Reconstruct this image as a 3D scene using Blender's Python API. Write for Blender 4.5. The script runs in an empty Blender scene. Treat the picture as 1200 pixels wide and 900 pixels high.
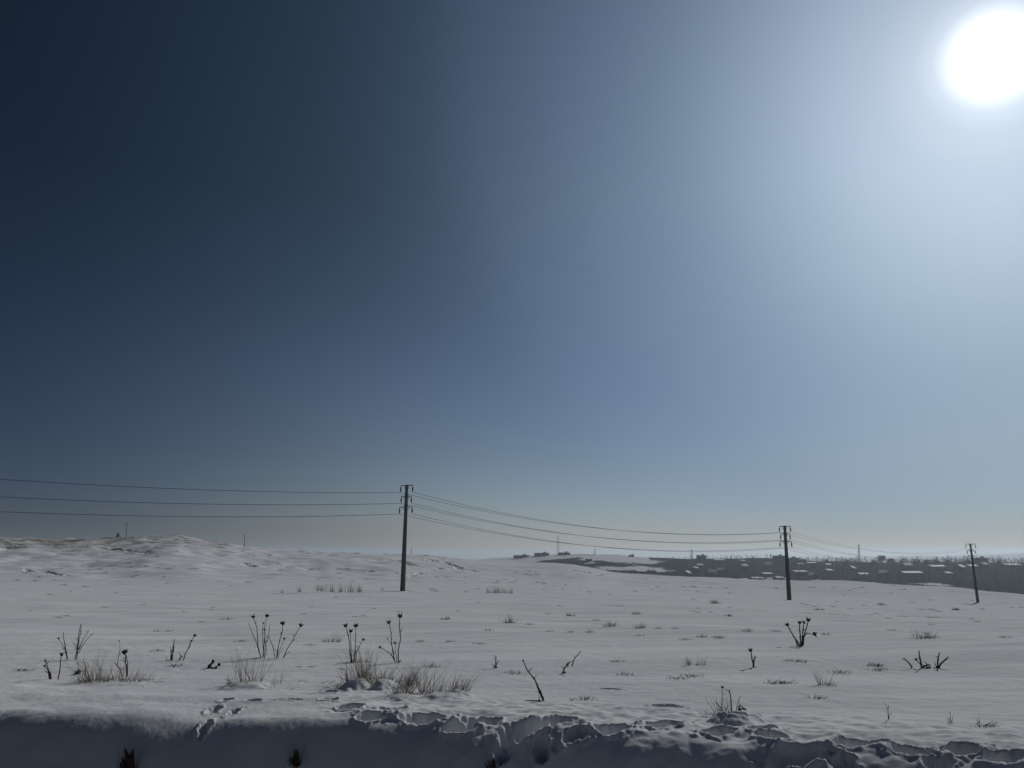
import bpy, math, random
import numpy as np
from mathutils import Vector, Matrix

random.seed(7)
RNG = np.random.RandomState(11)
sc = bpy.context.scene
COL = sc.collection
R = math.radians

# ------------------------------------------------------------------ camera model (eye at the origin)
F = 924.0                      # focal length in photo pixels (1200 x 900)
PITCH = math.atan(200 / F)
CP, SP = math.cos(PITCH), math.sin(PITCH)
SUN = Vector((math.sin(R(34.5)) * math.cos(R(29.8)), math.cos(R(34.5)) * math.cos(R(29.8)), math.sin(R(29.8))))


def ray(px, row):
    u, v = (px - 600) / F, (450 - row) / F
    return np.array([u, CP - v * SP, SP + v * CP])


def at_depth(px, row, Y):
    d = ray(px, row)
    return Vector(d * (Y / d[1]))


def row_slope(row):            # height per metre of depth of a photo row
    d = ray(600, row)
    return d[2] / d[1]


def ss(a, b, x):
    t = np.clip((x - a) / (b - a), 0, 1)
    return t * t * (3 - 2 * t)


# ------------------------------------------------------------------ noise
def perlin(x, y, seed=0):
    xi = np.floor(x).astype(np.int64)
    yi = np.floor(y).astype(np.int64)
    xf, yf = x - xi, y - yi

    def g(ix, iy, dx, dy):
        h = (ix * 374761393 + iy * 668265263 + seed * 974634777) & 0xffffffff
        h = ((h ^ (h >> 13)) * 1274126177) & 0xffffffff
        h = (h ^ (h >> 16)) & 0xffff
        a = h * (2 * np.pi / 65536)
        return np.cos(a) * dx + np.sin(a) * dy
    u = xf * xf * xf * (xf * (xf * 6 - 15) + 10)
    v = yf * yf * yf * (yf * (yf * 6 - 15) + 10)
    n0 = g(xi, yi, xf, yf) * (1 - u) + g(xi + 1, yi, xf - 1, yf) * u
    n1 = g(xi, yi + 1, xf, yf - 1) * (1 - u) + g(xi + 1, yi + 1, xf - 1, yf - 1) * u
    return (n0 * (1 - v) + n1 * v) * 1.5


# ------------------------------------------------------------------ the lie of the land
PXK = [-500, 0, 60, 130, 165, 205, 240, 286, 330, 400, 450, 500, 545, 600, 640, 680, 700, 740, 780, 850, 900, 1000, 1050, 1120, 1150, 1200, 1400, 1800]
ROWE = [626, 630, 632, 632, 629, 627, 633, 642, 647, 648, 650, 652, 656, 660, 661, 662, 667, 674, 675, 677, 680, 684, 687, 688.5, 692, 698, 714, 730]
DEPE = [330, 330, 330, 330, 330, 330, 320, 310, 300, 300, 300, 295, 290, 280, 270, 255, 245, 232, 222, 212, 206, 198, 194, 188, 184, 178, 165, 150]
PXF = [-500, 540, 562, 600, 625, 660, 700, 730, 780, 820, 900, 950, 1000, 1100, 1200, 1800]
ROWF = [660, 658, 656, 653.5, 651, 649.5, 649, 651.5, 655, 655, 655, 658, 660, 660, 661, 664]
DEPF = [1150, 1150, 1150, 1150, 1150, 1120, 1080, 1050, 1020, 1000, 980, 950, 920, 860, 800, 700]
SLF = [row_slope(r) for r in ROWF]
PXM = [-2000, 940, 1030, 1060, 1085, 1120, 1160, 1200, 1260, 1500, 2500]
ROWM = [656, 656, 653.5, 651, 650.5, 653, 650, 648, 646.5, 650, 654]
SLM = [row_slope(r) for r in ROWM]


def smooth_table(px, val, sig=16):
    xs = np.arange(-2000, 3001, 4.0)
    k = np.exp(-.5 * (np.arange(-12, 13) * 4.0 / sig) ** 2)
    return np.convolve(np.pad(np.interp(xs, px, val), 12, mode='edge'), k / k.sum(), 'valid')


TX = np.arange(-2000, 3001, 4.0)
SLE = smooth_table(PXK, [row_slope(r) for r in ROWE], 13)
DEPE = smooth_table(PXK, DEPE, 40)
SLF = smooth_table(PXF, SLF, 13)
DEPF = smooth_table(PXF, DEPF, 40)
SLM = smooth_table(PXM, SLM, 20)
BK = (0.942, 0.3345, -6.217)   # bank line: v = BK0*Y + BK1*X + BK2
DENTS = []


def bank_v(X, Y):
    return BK[0] * Y + BK[1] * X + BK[2]


def plane(X, Y):
    lat = np.where(X > 0, X, 0.0)
    lat = lat * ss(0, 30, lat)
    return -1.1 - 0.030 * Y - 0.036 * lat * ss(8, 45, Y)


def ground(X, Y, dents=True, fine=True):
    X = np.asarray(X, float)
    Y = np.asarray(Y, float)
    Ys = np.maximum(Y, 1.0)
    px = 600 + 945.6 * X / np.maximum(Ys, 30)
    D = np.interp(px, TX, DEPE)
    ze = np.interp(px, TX, SLE) * D
    Df = np.interp(px, TX, DEPF)
    zf = np.interp(px, TX, SLF) * Df
    zv = -30.0 + 0 * X
    h = plane(X, Ys)
    t = ss(0, 1, (Ys - 85) / (D - 85))
    h = h * (1 - t) + ze * t
    t = ss(0, 1, (Ys - D) / (0.75 * D))
    h = h * (1 - t) + np.minimum(zv, ze - 12) * t
    a = 1.75 * D
    t = np.clip((Ys - a) / (Df - a), 0, 1)
    t = t * t * (1.6 - 0.6 * t)
    h = np.where(Ys > a, np.minimum(zv, ze - 12) * (1 - t) + zf * t, h)
    t = ss(0, 1, (Ys - Df) / 700)
    h = np.where(Ys > Df, zf * (1 - t) + -24 * t, h)
    zm = np.interp(px, TX, SLM) * 4600
    t = ss(2600, 4600, Ys) * (1 - ss(5000, 6800, Ys))
    h = h + np.where(Ys > 2600, (np.maximum(zm, -24) + 24) * t, 0)
    # undulation
    v = bank_v(X, Y)
    near = ss(0.5, 6, v)
    h = h + near * (0.10 * perlin(X / 9, Y / 9, 1) + 0.045 * perlin(X / 3.3, Y / 2.6, 2)) * (1 - ss(60, 200, Ys) * 0.3)
    m = ss(95, 190, Ys) * (1 - ss(700, 1400, Ys))
    left = 1 - ss(330, 640, px)
    rough = perlin(X / 11, Y / 9, 5) + 0.5 * perlin(X / 4.5, Y / 4, 6)
    h = h + m * (0.7 * perlin(X / 34, Y / 28, 3) + (0.22 + 0.42 * left) * rough)
    h = h + ss(430, 600, Ys) * (1 - ss(1500, 2500, Ys)) * (2.2 * perlin(X / 80, Y / 80, 7) + 0.9 * perlin(X / 26, Y / 26, 8))
    h = h + ss(2800, 3600, Ys) * 4 * perlin(X / 420, Y / 600, 9)
    if fine:
        c, s = math.cos(0.3), math.sin(0.3)
        U, W = X * c + Y * s, -X * s + Y * c
        r = 0.015 * perlin(U / 1.1, W / 0.4, 10) + 0.028 * perlin(U / 3.2, W / 1.0, 11)
        patch = 0.35 + 0.65 * ss(-0.25, 0.45, perlin(X / 7, Y / 7, 12))
        h = h + ss(0.4, 2.5, v) * (1 - ss(150, 260, Ys)) * r * patch
        h = h + ss(0.2, 1.0, v) * (1 - ss(14, 22, Ys)) * (0.006 * perlin(X / 0.22, Y / 0.16, 13) + 0.0022 * perlin(X / 0.06, Y / 0.05, 14))
    # ploughed bank along the road
    lf = 1 - ss(-4.4, -1.0, X)
    vv = v + 0.10 * perlin(X / 1.7, X * 0 + 3.3, 20) + 0.05 * perlin(X / 0.55, X * 0 + 7.7, 21) * (1 - .7 * lf) + 0.62 * lf
    w0 = -0.92 - 0.18 * lf
    drop = 0.78 * (1 - ss(w0, 0.10, vv)) + 0.10 * (1 - ss(-0.5, 0.75, vv))
    h = h - drop
    band = ss(-1.5, -0.9, v) * (1 - ss(0.15, 0.7, v))
    right = ss(-1.2, 0.0, X)
    h = h + band * (0.040 * perlin(X / 0.8, Y / 0.7, 22) + (0.010 + 0.012 * right) * perlin(X / 0.28, Y / 0.25, 23))
    if fine:
        h = h + band * ((0.0024 + 0.0035 * right) * perlin(X / 0.09, Y / 0.08, 24) + 0.0016 * perlin(X / 0.04, Y / 0.036, 34)
                        + right * (ss(-1.2, -.3, vv) * .5 + .5) * 0.03 * (np.abs(perlin(X / 0.42, Y / 0.6, 25)) - 0.25)
                        + right * 0.006 * np.abs(perlin(X / 0.13, Y / 0.12, 26)))
    if fine:     # lumpy snow round the tufts and the trodden strip
        strip = ss(0.0, .25, v) * (1 - ss(.9, 1.5, v)) * ss(-2.2, -1.2, X)
        h = h + strip * (0.022 * perlin(X / 0.30, Y / 0.22, 27) + 0.008 * perlin(X / 0.1, Y / 0.08, 28))
    if dents and DENTS:
        h = h.copy()
        flat = h.reshape(-1)
        Xf, Yf = X.reshape(-1), Y.reshape(-1)
        for (cx, cy, ang, a_, b_, dep, rim) in DENTS:
            rr = 2.0 * max(a_, b_)
            i = np.nonzero((np.abs(Xf - cx) < rr) & (np.abs(Yf - cy) < rr))[0]
            if not len(i):
                continue
            dx, dy = Xf[i] - cx, Yf[i] - cy
            u = (dx * math.cos(ang) + dy * math.sin(ang)) / a_
            w = (-dx * math.sin(ang) + dy * math.cos(ang)) / b_
            d = np.sqrt(u * u + w * w) * (1 + 0.34 * perlin(dx / min(a_, b_) * 0.8 + cx * 5, dy / min(a_, b_) * 0.8 + cy * 3, 30) + .16 * perlin(dx / min(a_, b_) * 2.3 + cx * 9, dy / min(a_, b_) * 2.3, 31))
            flat[i] += -dep * (1 - ss(0.30, 1.14, d)) + rim * np.exp(-((d - 1.22) / 0.22) ** 2)
            if dep > .045 and a_ < 1 and cy < 12:      # crumbs pushed out round the print
                ed = np.exp(-((d - 1.2) / 0.38) ** 2)
                flat[i] += ed * (0.003 * np.abs(perlin(Xf[i] / .06, Yf[i] / .055, 32)) + .008 * np.maximum(perlin(Xf[i] / .13, Yf[i] / .11, 33), 0))
        h = flat.reshape(h.shape)
    return h


YS = np.geomspace(3.0, 4000, 5500)


def hit(px, row, dmin=3.0, dmax=4000, dents=False):
    """first point of the ground seen through a photo pixel"""
    d = ray(px, row)
    Y = YS[(YS >= dmin) & (YS <= dmax)]
    X = d[0] / d[1] * Y
    Z = d[2] / d[1] * Y
    g = ground(X, Y, dents)
    b = np.nonzero(Z <= g)[0]
    i = int(b[0]) if len(b) else int(np.argmin(Z - g))
    return Vector((float(X[i]), float(Y[i]), float(g[i])))


def gz(x, y):
    return float(ground(np.array([x]), np.array([y]))[0])


# footprints along the bank: photo centre, photo width, metres deep, length along the sight line, depth
FOOT = [(386, 811, 20, .17, .07), (387, 820, 24, .18, .08), (410, 830, 32, .22, .11), (437, 842, 42, .24, .13), (460, 832, 36, .20, .10),
        (497, 844, 62, .28, .15), (540, 851, 44, .24, .13), (562, 845, 56, .26, .14), (612, 856, 64, .28, .16), (650, 847, 66, .24, .13),
        (677, 860, 34, .22, .12), (717, 857, 50, .24, .13), (779, 850, 56, .20, .12), (842, 859, 42, .24, .13), (865, 843, 42, .30, .13),
        (895, 852, 36, .22, .12), (907, 862, 40, .24, .14), (940, 884, 76, .26, .15), (1005, 874, 62, .22, .13), (1067, 883, 50, .20, .12),
        (1130, 876, 56, .24, .14), (1178, 888, 60, .24, .14), (265, 820, 16, .2, .06), (250, 833, 14, .30, .09), (273, 836, 14, .26, .09),
        (297, 821, 22, .12, .05), (342, 820, 40, .12, .05), (240, 852, 12, .26, .07), (590, 880, 24, .26, .10), (635, 878, 20, .30, .12),
        (985, 893, 40, .2, .10), (1100, 895, 40, .2, .1)]
_d = []
for (px, row, w, ly, dep) in FOOT:
    p = hit(px, row, 3)
    _d.append((p.x, p.y, R(RNG.uniform(-14, 18)), max(w / 945 * p.y * 0.42, .05), ly * 0.40, dep * 1.0, dep * 0.13))
# drift ledges and wind hollows in the field and on the hill: start pixel, end pixel, width, depth
LEDGE = [(500, 655, 560, 670, 2.6, .9), (452, 656, 520, 667, 2.0, .7), (345, 664, 408, 667, 2.4, .7), (430, 670, 466, 672, 1.6, .6), (480, 676, 492, 671, 1.8, .7),
         (668, 668, 684, 671, 1.6, .8), (764, 693, 808, 692, 1.6, .45), (30, 668, 70, 674, 1.6, .6), (285, 661, 300, 664, 2.4, .9), (0, 645, 18, 641, 3, .9),
         (128, 643, 176, 646, 3, .7), (200, 635, 250, 640, 2.5, .6), (516, 676, 575, 679, 1.2, .4), (238, 681, 300, 682, .8, .25),
         (610, 696, 640, 698, .7, .18), (700, 709, 735, 711, .5, .14), (850, 713, 905, 716, .5, .15), (935, 718, 1000, 721, .5, .17), (1010, 721, 1065, 723, .5, .17),
         (1072, 723, 1124, 724, .5, .17), (1130, 725, 1160, 726, .5, .2), (1164, 726, 1190, 727, .5, .17), (600, 692, 640, 693, .8, .2), (690, 731, 720, 732, .4, .06),
         (705, 807, 726, 808, .12, .05), (764, 828, 792, 829, .14, .07)]
for (x0, r0, x1, r1, wd, dep) in LEDGE:
    a, b = hit(x0, r0, 6, 420), hit(x1, r1, 6, 420)
    n = max(1, int(round((b - a).length / (wd * 3.0))))
    for k in range(n):
        p, q = a.lerp(b, k / n), a.lerp(b, (k + 1) / n)
        m = (p + q) / 2
        _d.append((m.x, m.y, math.atan2(q.y - p.y, q.x - p.x), (q - p).length * .55 + .05, wd * .5, dep * RNG.uniform(.6, 1.1), dep * .12))
# snow hummocks that carry the straw tufts and the bank's own swellings
for (px, row, w, ly, hh) in ((420, 806, 30, .20, .09), (449, 806, 26, .18, .085), (472, 819, 30, .16, .035), (520, 819, 50, .18, .05), (538, 817, 22, .14, .04), (868, 845, 40, .2, .045), (848, 846, 26, .16, .03), (290, 806, 44, .2, .05), (135, 802, 60, .2, .02)):
    p = hit(px, row, 3)
    _d.append((p.x, p.y, 0, w / 945 * p.y * .62, ly * 1.2, -hh, 0))
DENTS.extend(_d)


# ------------------------------------------------------------------ materials
def new_mat(name):
    m = bpy.data.materials.new(name)
    m.use_nodes = True
    nt = m.node_tree
    return m, nt, nt.nodes['Principled BSDF'], (lambda t: nt.nodes.new(t)), nt.links.new


def ramp(N, pts):
    r = N('ShaderNodeValToRGB')
    e = r.color_ramp.elements
    while len(e) < len(pts):
        e.new(0.5)
    for i, (p, c) in enumerate(pts):
        e[i].position = p
        e[i].color = (*c, 1) if len(c) == 3 else c
    return r


def rough_mat(name, c1, c2, scale, rough=.85, bump=.3, detail=6, stretch=(1, 1, 1)):
    m, nt, b, N, L = new_mat(name)
    tc, mp, no = N('ShaderNodeTexCoord'), N('ShaderNodeMapping'), N('ShaderNodeTexNoise')
    mp.inputs['Scale'].default_value = stretch
    no.inputs['Scale'].default_value = scale
    no.inputs['Detail'].default_value = detail
    L(tc.outputs['Object'], mp.inputs[0])
    L(mp.outputs[0], no.inputs['Vector'])
    r = ramp(N, [(.3, c1), (.7, c2)])
    L(no.outputs[0], r.inputs[0])
    L(r.outputs[0], b.inputs['Base Color'])
    b.inputs['Roughness'].default_value = rough
    b.inputs['Specular IOR Level'].default_value = .25
    if bump:
        bp = N('ShaderNodeBump')
        bp.inputs['Strength'].default_value = bump
        bp.inputs['Distance'].default_value = .02
        L(no.outputs[0], bp.inputs['Height'])
        L(bp.outputs[0], b.inputs['Normal'])
    return m


def snow_ground_mat():
    m, nt, b, N, L = new_mat('snow_ground')
    geo = N('ShaderNodeNewGeometry')
    b.inputs['Roughness'].default_value = .9
    b.inputs['Specular IOR Level'].default_value = 0.0
    # slight warm / cool drift of the snow itself
    n0 = N('ShaderNodeTexNoise')
    n0.inputs['Scale'].default_value = .5
    n0.inputs['Detail'].default_value = 5
    L(geo.outputs['Position'], n0.inputs['Vector'])
    snow = ramp(N, [(.3, (.79, .815, .855)), (.7, (.86, .878, .905))])
    L(n0.outputs[0], snow.inputs[0])
    # wind crust streaks
    mp = N('ShaderNodeMapping')
    mp.inputs['Scale'].default_value = (.25, 1.4, 1)
    mp.inputs['Rotation'].default_value = (0, 0, -.25)
    L(geo.outputs['Position'], mp.inputs[0])
    n3 = N('ShaderNodeTexNoise')
    n3.inputs['Scale'].default_value = 1.0
    n3.inputs['Detail'].default_value = 7
    L(mp.outputs[0], n3.inputs['Vector'])
    crust = ramp(N, [(.42, (.78, .785, .79)), (.6, (1, 1, 1))])
    L(n3.outputs[0], crust.inputs[0])
    mul = N('ShaderNodeMixRGB')
    mul.blend_type = 'MULTIPLY'
    mul.inputs[0].default_value = .55
    L(snow.outputs[0], mul.inputs[1])
    L(crust.outputs[0], mul.inputs[2])
    # bare earth and dead grass showing through
    at = N('ShaderNodeAttribute')
    at.attribute_name = 'dirt'
    n1 = N('ShaderNodeTexNoise')
    n1.inputs['Scale'].default_value = .13
    n1.inputs['Detail'].default_value = 9
    n1.inputs['Roughness'].default_value = .82
    L(geo.outputs['Position'], n1.inputs['Vector'])
    ad = N('ShaderNodeMath')
    ad.operation = 'ADD'
    L(n1.outputs[0], ad.inputs[0])
    L(at.outputs['Fac'], ad.inputs[1])
    mk = ramp(N, [(.86, (0, 0, 0)), (1.0, (1, 1, 1))])
    L(ad.outputs[0], mk.inputs[0])
    n2 = N('ShaderNodeTexNoise')
    n2.inputs['Scale'].default_value = 1.3
    L(geo.outputs['Position'], n2.inputs['Vector'])
    earth = ramp(N, [(.3, (.10, .085, .07)), (.7, (.26, .225, .18))])
    L(n2.outputs[0], earth.inputs[0])
    mix = N('ShaderNodeMixRGB')
    L(mk.outputs[0], mix.inputs[0])
    L(mul.outputs[0], mix.inputs[1])
    L(earth.outputs[0], mix.inputs[2])
    # brush covered far slope
    a2 = N('ShaderNodeAttribute')
    a2.attribute_name = 'scrub'
    n4 = N('ShaderNodeTexNoise')
    n4.inputs['Scale'].default_value = .045
    n4.inputs['Detail'].default_value = 8
    n4.inputs['Roughness'].default_value = .78
    L(geo.outputs['Position'], n4.inputs['Vector'])
    ad2 = N('ShaderNodeMath')
    ad2.operation = 'ADD'
    L(n4.outputs[0], ad2.inputs[0])
    L(a2.outputs['Fac'], ad2.inputs[1])
    mk2 = ramp(N, [(.92, (0, 0, 0)), (1.0, (1, 1, 1))])
    L(ad2.outputs[0], mk2.inputs[0])
    mix2 = N('ShaderNodeMixRGB')
    L(mk2.outputs[0], mix2.inputs[0])
    L(mix.outputs[0], mix2.inputs[1])
    mix2.inputs[2].default_value = (.030, .028, .027, 1)
    L(mix2.outputs[0], b.inputs['Base Color'])
    # grain
    gr = N('ShaderNodeTexNoise')
    gr.inputs['Scale'].default_value = 70
    gr.inputs['Detail'].default_value = 4
    L(geo.outputs['Position'], gr.inputs['Vector'])
    bp = N('ShaderNodeBump')
    bp.inputs['Strength'].default_value = .3
    bp.inputs['Distance'].default_value = .008
    L(gr.outputs[0], bp.inputs['Height'])
    L(bp.outputs[0], b.inputs['Normal'])
    return m


M = {
    'snow': snow_ground_mat(),
    'concrete': rough_mat('weathered_concrete', (.075, .07, .065), (.14, .13, .12), 7, .9, .4, stretch=(1, 1, .3)),
    'steel': rough_mat('rusty_steel', (.05, .045, .042), (.10, .085, .075), 20, .6, .1),
    'porcelain': rough_mat('dark_glazed_insulator', (.05, .045, .045), (.08, .07, .07), 15, .35, 0),
    'wire': rough_mat('aluminium_wire', (.045, .045, .05), (.07, .07, .075), 5, .5, 0),
    'stem': rough_mat('dead_brown_stem', (.05, .038, .03), (.12, .09, .066), 30, .9, .2),
    'head': rough_mat('dried_seed_head', (.04, .03, .023), (.11, .082, .06), 60, .95, .3),
    'straw': rough_mat('dry_straw', (.12, .097, .07), (.27, .22, .15), 14, .8, 0, stretch=(1, 1, .4)),
    'weed': rough_mat('dead_grey_weed', (.07, .058, .045), (.16, .135, .10), 14, .85, 0),
    'leaf': rough_mat('withered_leaf', (.035, .026, .02), (.09, .065, .048), 25, .9, .3),
    'twig': rough_mat('winter_twig', (.04, .035, .03), (.075, .065, .055), .4, .95, 0),
    'evergreen': rough_mat('dark_evergreen', (.025, .033, .026), (.055, .06, .045), .5, .9, 0),
    'snowcap': rough_mat('roof_snow', (.78, .80, .82), (.88, .89, .90), .6, .7, .1),
    'brick': rough_mat('dull_house_wall', (.12, .10, .09), (.22, .19, .165), .5, .9, .1),
    'render': rough_mat('grey_render_wall', (.16, .155, .15), (.26, .25, .24), .3, .9, .1),
    'board': rough_mat('dark_timber', (.05, .042, .036), (.10, .085, .07), .8, .9, .1),
}
for mm in ('straw', 'weed'):    # thin dead leaves let some light through
    m = M[mm]
    m.node_tree.nodes['Principled BSDF'].inputs['Specular IOR Level'].default_value = 0.1


# ------------------------------------------------------------------ mesh helpers
class MB:
    def __init__(self):
        self.v, self.f = [], []

    def quad_strip(self, rings, cap=True):
        n = len(rings[0])
        o = len(self.v)
        for r in rings:
            self.v.extend(tuple(p) for p in r)
        for k in range(len(rings) - 1):
            for j in range(n):
                a, b = o + k * n + j, o + k * n + (j + 1) % n
                self.f.append((a, b, b + n, a + n))
        if cap:
            self.f.append(tuple(o + j for j in reversed(range(n))))
            self.f.append(tuple(o + (len(rings) - 1) * n + j for j in range(n)))

    def tube(self, pts, rad, n=6, cap=True):
        pts = [Vector(p) for p in pts]
        if not isinstance(rad, (list, tuple)):
            rad = [rad] * len(pts)
        rings = []
        t0 = (pts[1] - pts[0]).normalized()
        x = t0.orthogonal().normalized()
        for i, p in enumerate(pts):
            t = (pts[min(i + 1, len(pts) - 1)] - pts[max(i - 1, 0)]).normalized()
            x = (x - t * x.dot(t)).normalized()
            y = t.cross(x)
            rings.append([p + (x * math.cos(2 * math.pi * j / n) + y * math.sin(2 * math.pi * j / n)) * rad[i] for j in range(n)])
        self.quad_strip(rings, cap)

    def box(self, c, s, rot=None):
        c = Vector(c)
        o = len(self.v)
        for dz in (-.5, .5):
            for dx, dy in ((-.5, -.5), (.5, -.5), (.5, .5), (-.5, .5)):
                p = Vector((dx * s[0], dy * s[1], dz * s[2]))
                self.v.append(tuple(c + (rot @ p if rot else p)))
        for q in ((3, 2, 1, 0), (4, 5, 6, 7), (0, 1, 5, 4), (1, 2, 6, 5), (2, 3, 7, 6), (3, 0, 4, 7)):
            self.f.append(tuple(o + i for i in q))

    def blade(self, base, tip, w, bend=(0, 0, 0), n=4):
        """thin three-sided tapering blade from base to tip"""
        base, tip, bend = Vector(base), Vector(tip), Vector(bend)
        pts, rad = [], []
        for i in range(n + 1):
            t = i / n
            pts.append(base.lerp(tip, t) + bend * (t * (1 - t) * 2))
            rad.append(w * (1 - .8 * t))
        self.tube(pts, rad, 3, False)

    def lathe(self, base, axis, prof, n=8):
        base, axis = Vector(base), Vector(axis).normalized()
        x = axis.orthogonal().normalized()
        y = axis.cross(x)
        rings = [[base + axis * h + (x * math.cos(2 * math.pi * j / n) + y * math.sin(2 * math.pi * j / n)) * max(r, 1e-4) for j in range(n)] for r, h in prof]
        self.quad_strip(rings)

    def build(self, name, mat, parent=None, loc=(0, 0, 0), smooth=True):
        me = bpy.data.meshes.new(name)
        me.from_pydata(self.v, [], self.f)
        me.materials.append(mat)
        if smooth:
            me.polygons.foreach_set('use_smooth', [True] * len(me.polygons))
        me.update()
        o = bpy.data.objects.new(name, me)
        COL.objects.link(o)
        o.location = loc
        if parent:
            o.parent = parent
        return o


def tag(o, label=None, cat=None, group=None, kind=None):
    if label:
        o['label'] = label
    if cat:
        o['category'] = cat
    if group:
        o['group'] = group
    if kind:
        o['kind'] = kind
    return o


def thing(name, label, cat, loc, group=None, rz=0):
    o = bpy.data.objects.new(name, None)
    COL.objects.link(o)
    o.location = loc
    o.rotation_euler = (0, 0, rz)
    o.empty_display_size = .2
    return tag(o, label, cat, group)


def copy_tree(o, parent=None):
    c = o.copy()
    COL.objects.link(c)
    if parent:
        c.parent = parent
    for ch in list(o.children):
        copy_tree(ch, c)
    return c


# ------------------------------------------------------------------ ground: one sheet out to the horizon
ncol = 1120
s_in = np.linspace(-1, 1, ncol)
ext = np.array([1.03, 1.08, 1.15, 1.25, 1.4, 1.6, 1.9, 2.3, 2.8, 3.5, 4.5, 6, 8, 11])
S = np.concatenate([-ext[::-1], s_in, ext])
rows = [-60, -40, -25, -15, -9, -5, -2, 0, 1, 1.8, 2.4, 2.9, 3.3]
y = 3.5
while y < 9.2:
    rows.append(y)
    y += 0.0125
while y < 7000:
    rows.append(y)
    y *= 1.0042 if y < 20 else (1.008 if y < 400 else (1.012 if y < 1400 else 1.03))
rows = np.array(rows)
Wd = 0.70 * np.maximum(rows, 3.5) + 0.45
Xg = S[None, :] * Wd[:, None]
Yg = np.repeat(rows[:, None], len(S), 1)
Zg = ground(Xg, Yg)
nr, nc = Xg.shape
me = bpy.data.meshes.new('snow_field')
co = np.stack([Xg, Yg, Zg], -1).reshape(-1, 3).astype(np.float32)
me.vertices.add(nr * nc)
me.vertices.foreach_set('co', co.reshape(-1))
idx = np.arange(nr * nc).reshape(nr, nc)
fq = np.stack([idx[:-1, :-1], idx[:-1, 1:], idx[1:, 1:], idx[1:, :-1]], -1).reshape(-1, 4)
me.loops.add(fq.size)
me.loops.foreach_set('vertex_index', fq.reshape(-1).astype(np.int32))
me.polygons.add(len(fq))
me.polygons.foreach_set('loop_start', np.arange(0, fq.size, 4, dtype=np.int32))
me.polygons.foreach_set('use_smooth', np.ones(len(fq), bool))
me.update(calc_edges=True)

PXG = 600 + 945.6 * Xg / np.maximum(Yg, 30)
dirt = ss(120, 260, Yg) * (1 - ss(420, 600, Yg)) * (0.15 + 0.155 * (1 - ss(230, 420, PXG))) + 0.08 * ss(50, 110, Yg) * (1 - ss(420, 600, Yg))
dirt = dirt + 0.045 * ss(200, 300, Yg) * (1 - ss(120, 300, PXG)) * (Yg < 420)
# far slope: brush everywhere except open snow patches; the upper left shoulder is open
SCB = []
for px, row in ((600, 660), (630, 656.5), (660, 654.5), (690, 652.5), (720, 652.5), (760, 655.5)):
    p = hit(px, row, 480, 1400)
    SCB.append((px, p.y))
SCB.append((800, 5000))
PATCH = []
for (px, row, w, hh) in ((690, 654, 16, 30), (713, 654, 22, 40), (748, 657.5, 46, 46), (745, 666, 44, 30), (720, 666, 30, 14), (762, 668, 26, 20), (1010, 683, 26, 16), (965, 682, 26, 14),
                         (1093, 684, 24, 16), (690, 660, 10, 10), (880, 679, 22, 14), (910, 678, 18, 10)):
    p = hit(px, row, 430, 1300)
    PATCH.append((p.x, p.y, w * .6 / 945 * p.y, hh * 1.1))
scrub = ss(400, 470, Yg) * (1 - ss(1500, 1900, Yg)) * ss(596, 640, PXG)
lim = np.interp(PXG, [a for a, _ in SCB], [b for _, b in SCB])
scrub = scrub * (1 - 0.75 * ss(-25, 25, Yg - lim))
for (cx, cy, a_, b_) in PATCH:
    scrub = scrub * (1 - 0.72 * np.exp(-(((Xg - cx) / a_) ** 2 + ((Yg - cy) / b_) ** 2)))
for nm, arr in (('dirt', dirt), ('scrub', scrub * .64)):
    at = me.attributes.new(nm, 'FLOAT', 'POINT')
    at.data.foreach_set('value', arr.reshape(-1).astype(np.float32))
me.materials.append(M['snow'])
g = bpy.data.objects.new('snow_field', me)
COL.objects.link(g)
tag(g, 'rolling snow covered field with a ploughed roadside bank', 'ground', kind='structure')


def scrub_at(x, yv):
    px = 600 + 945.6 * x / yv
    if px < 640 or yv < 440:
        return 0
    if yv > np.interp(px, [a for a, _ in SCB], [b for _, b in SCB]):
        return .12
    for (cx, cy, a_, b_) in PATCH:
        if abs(x - cx) < a_ * 1.1 and abs(yv - cy) < b_ * 1.1:
            return 0
    return 1


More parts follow.
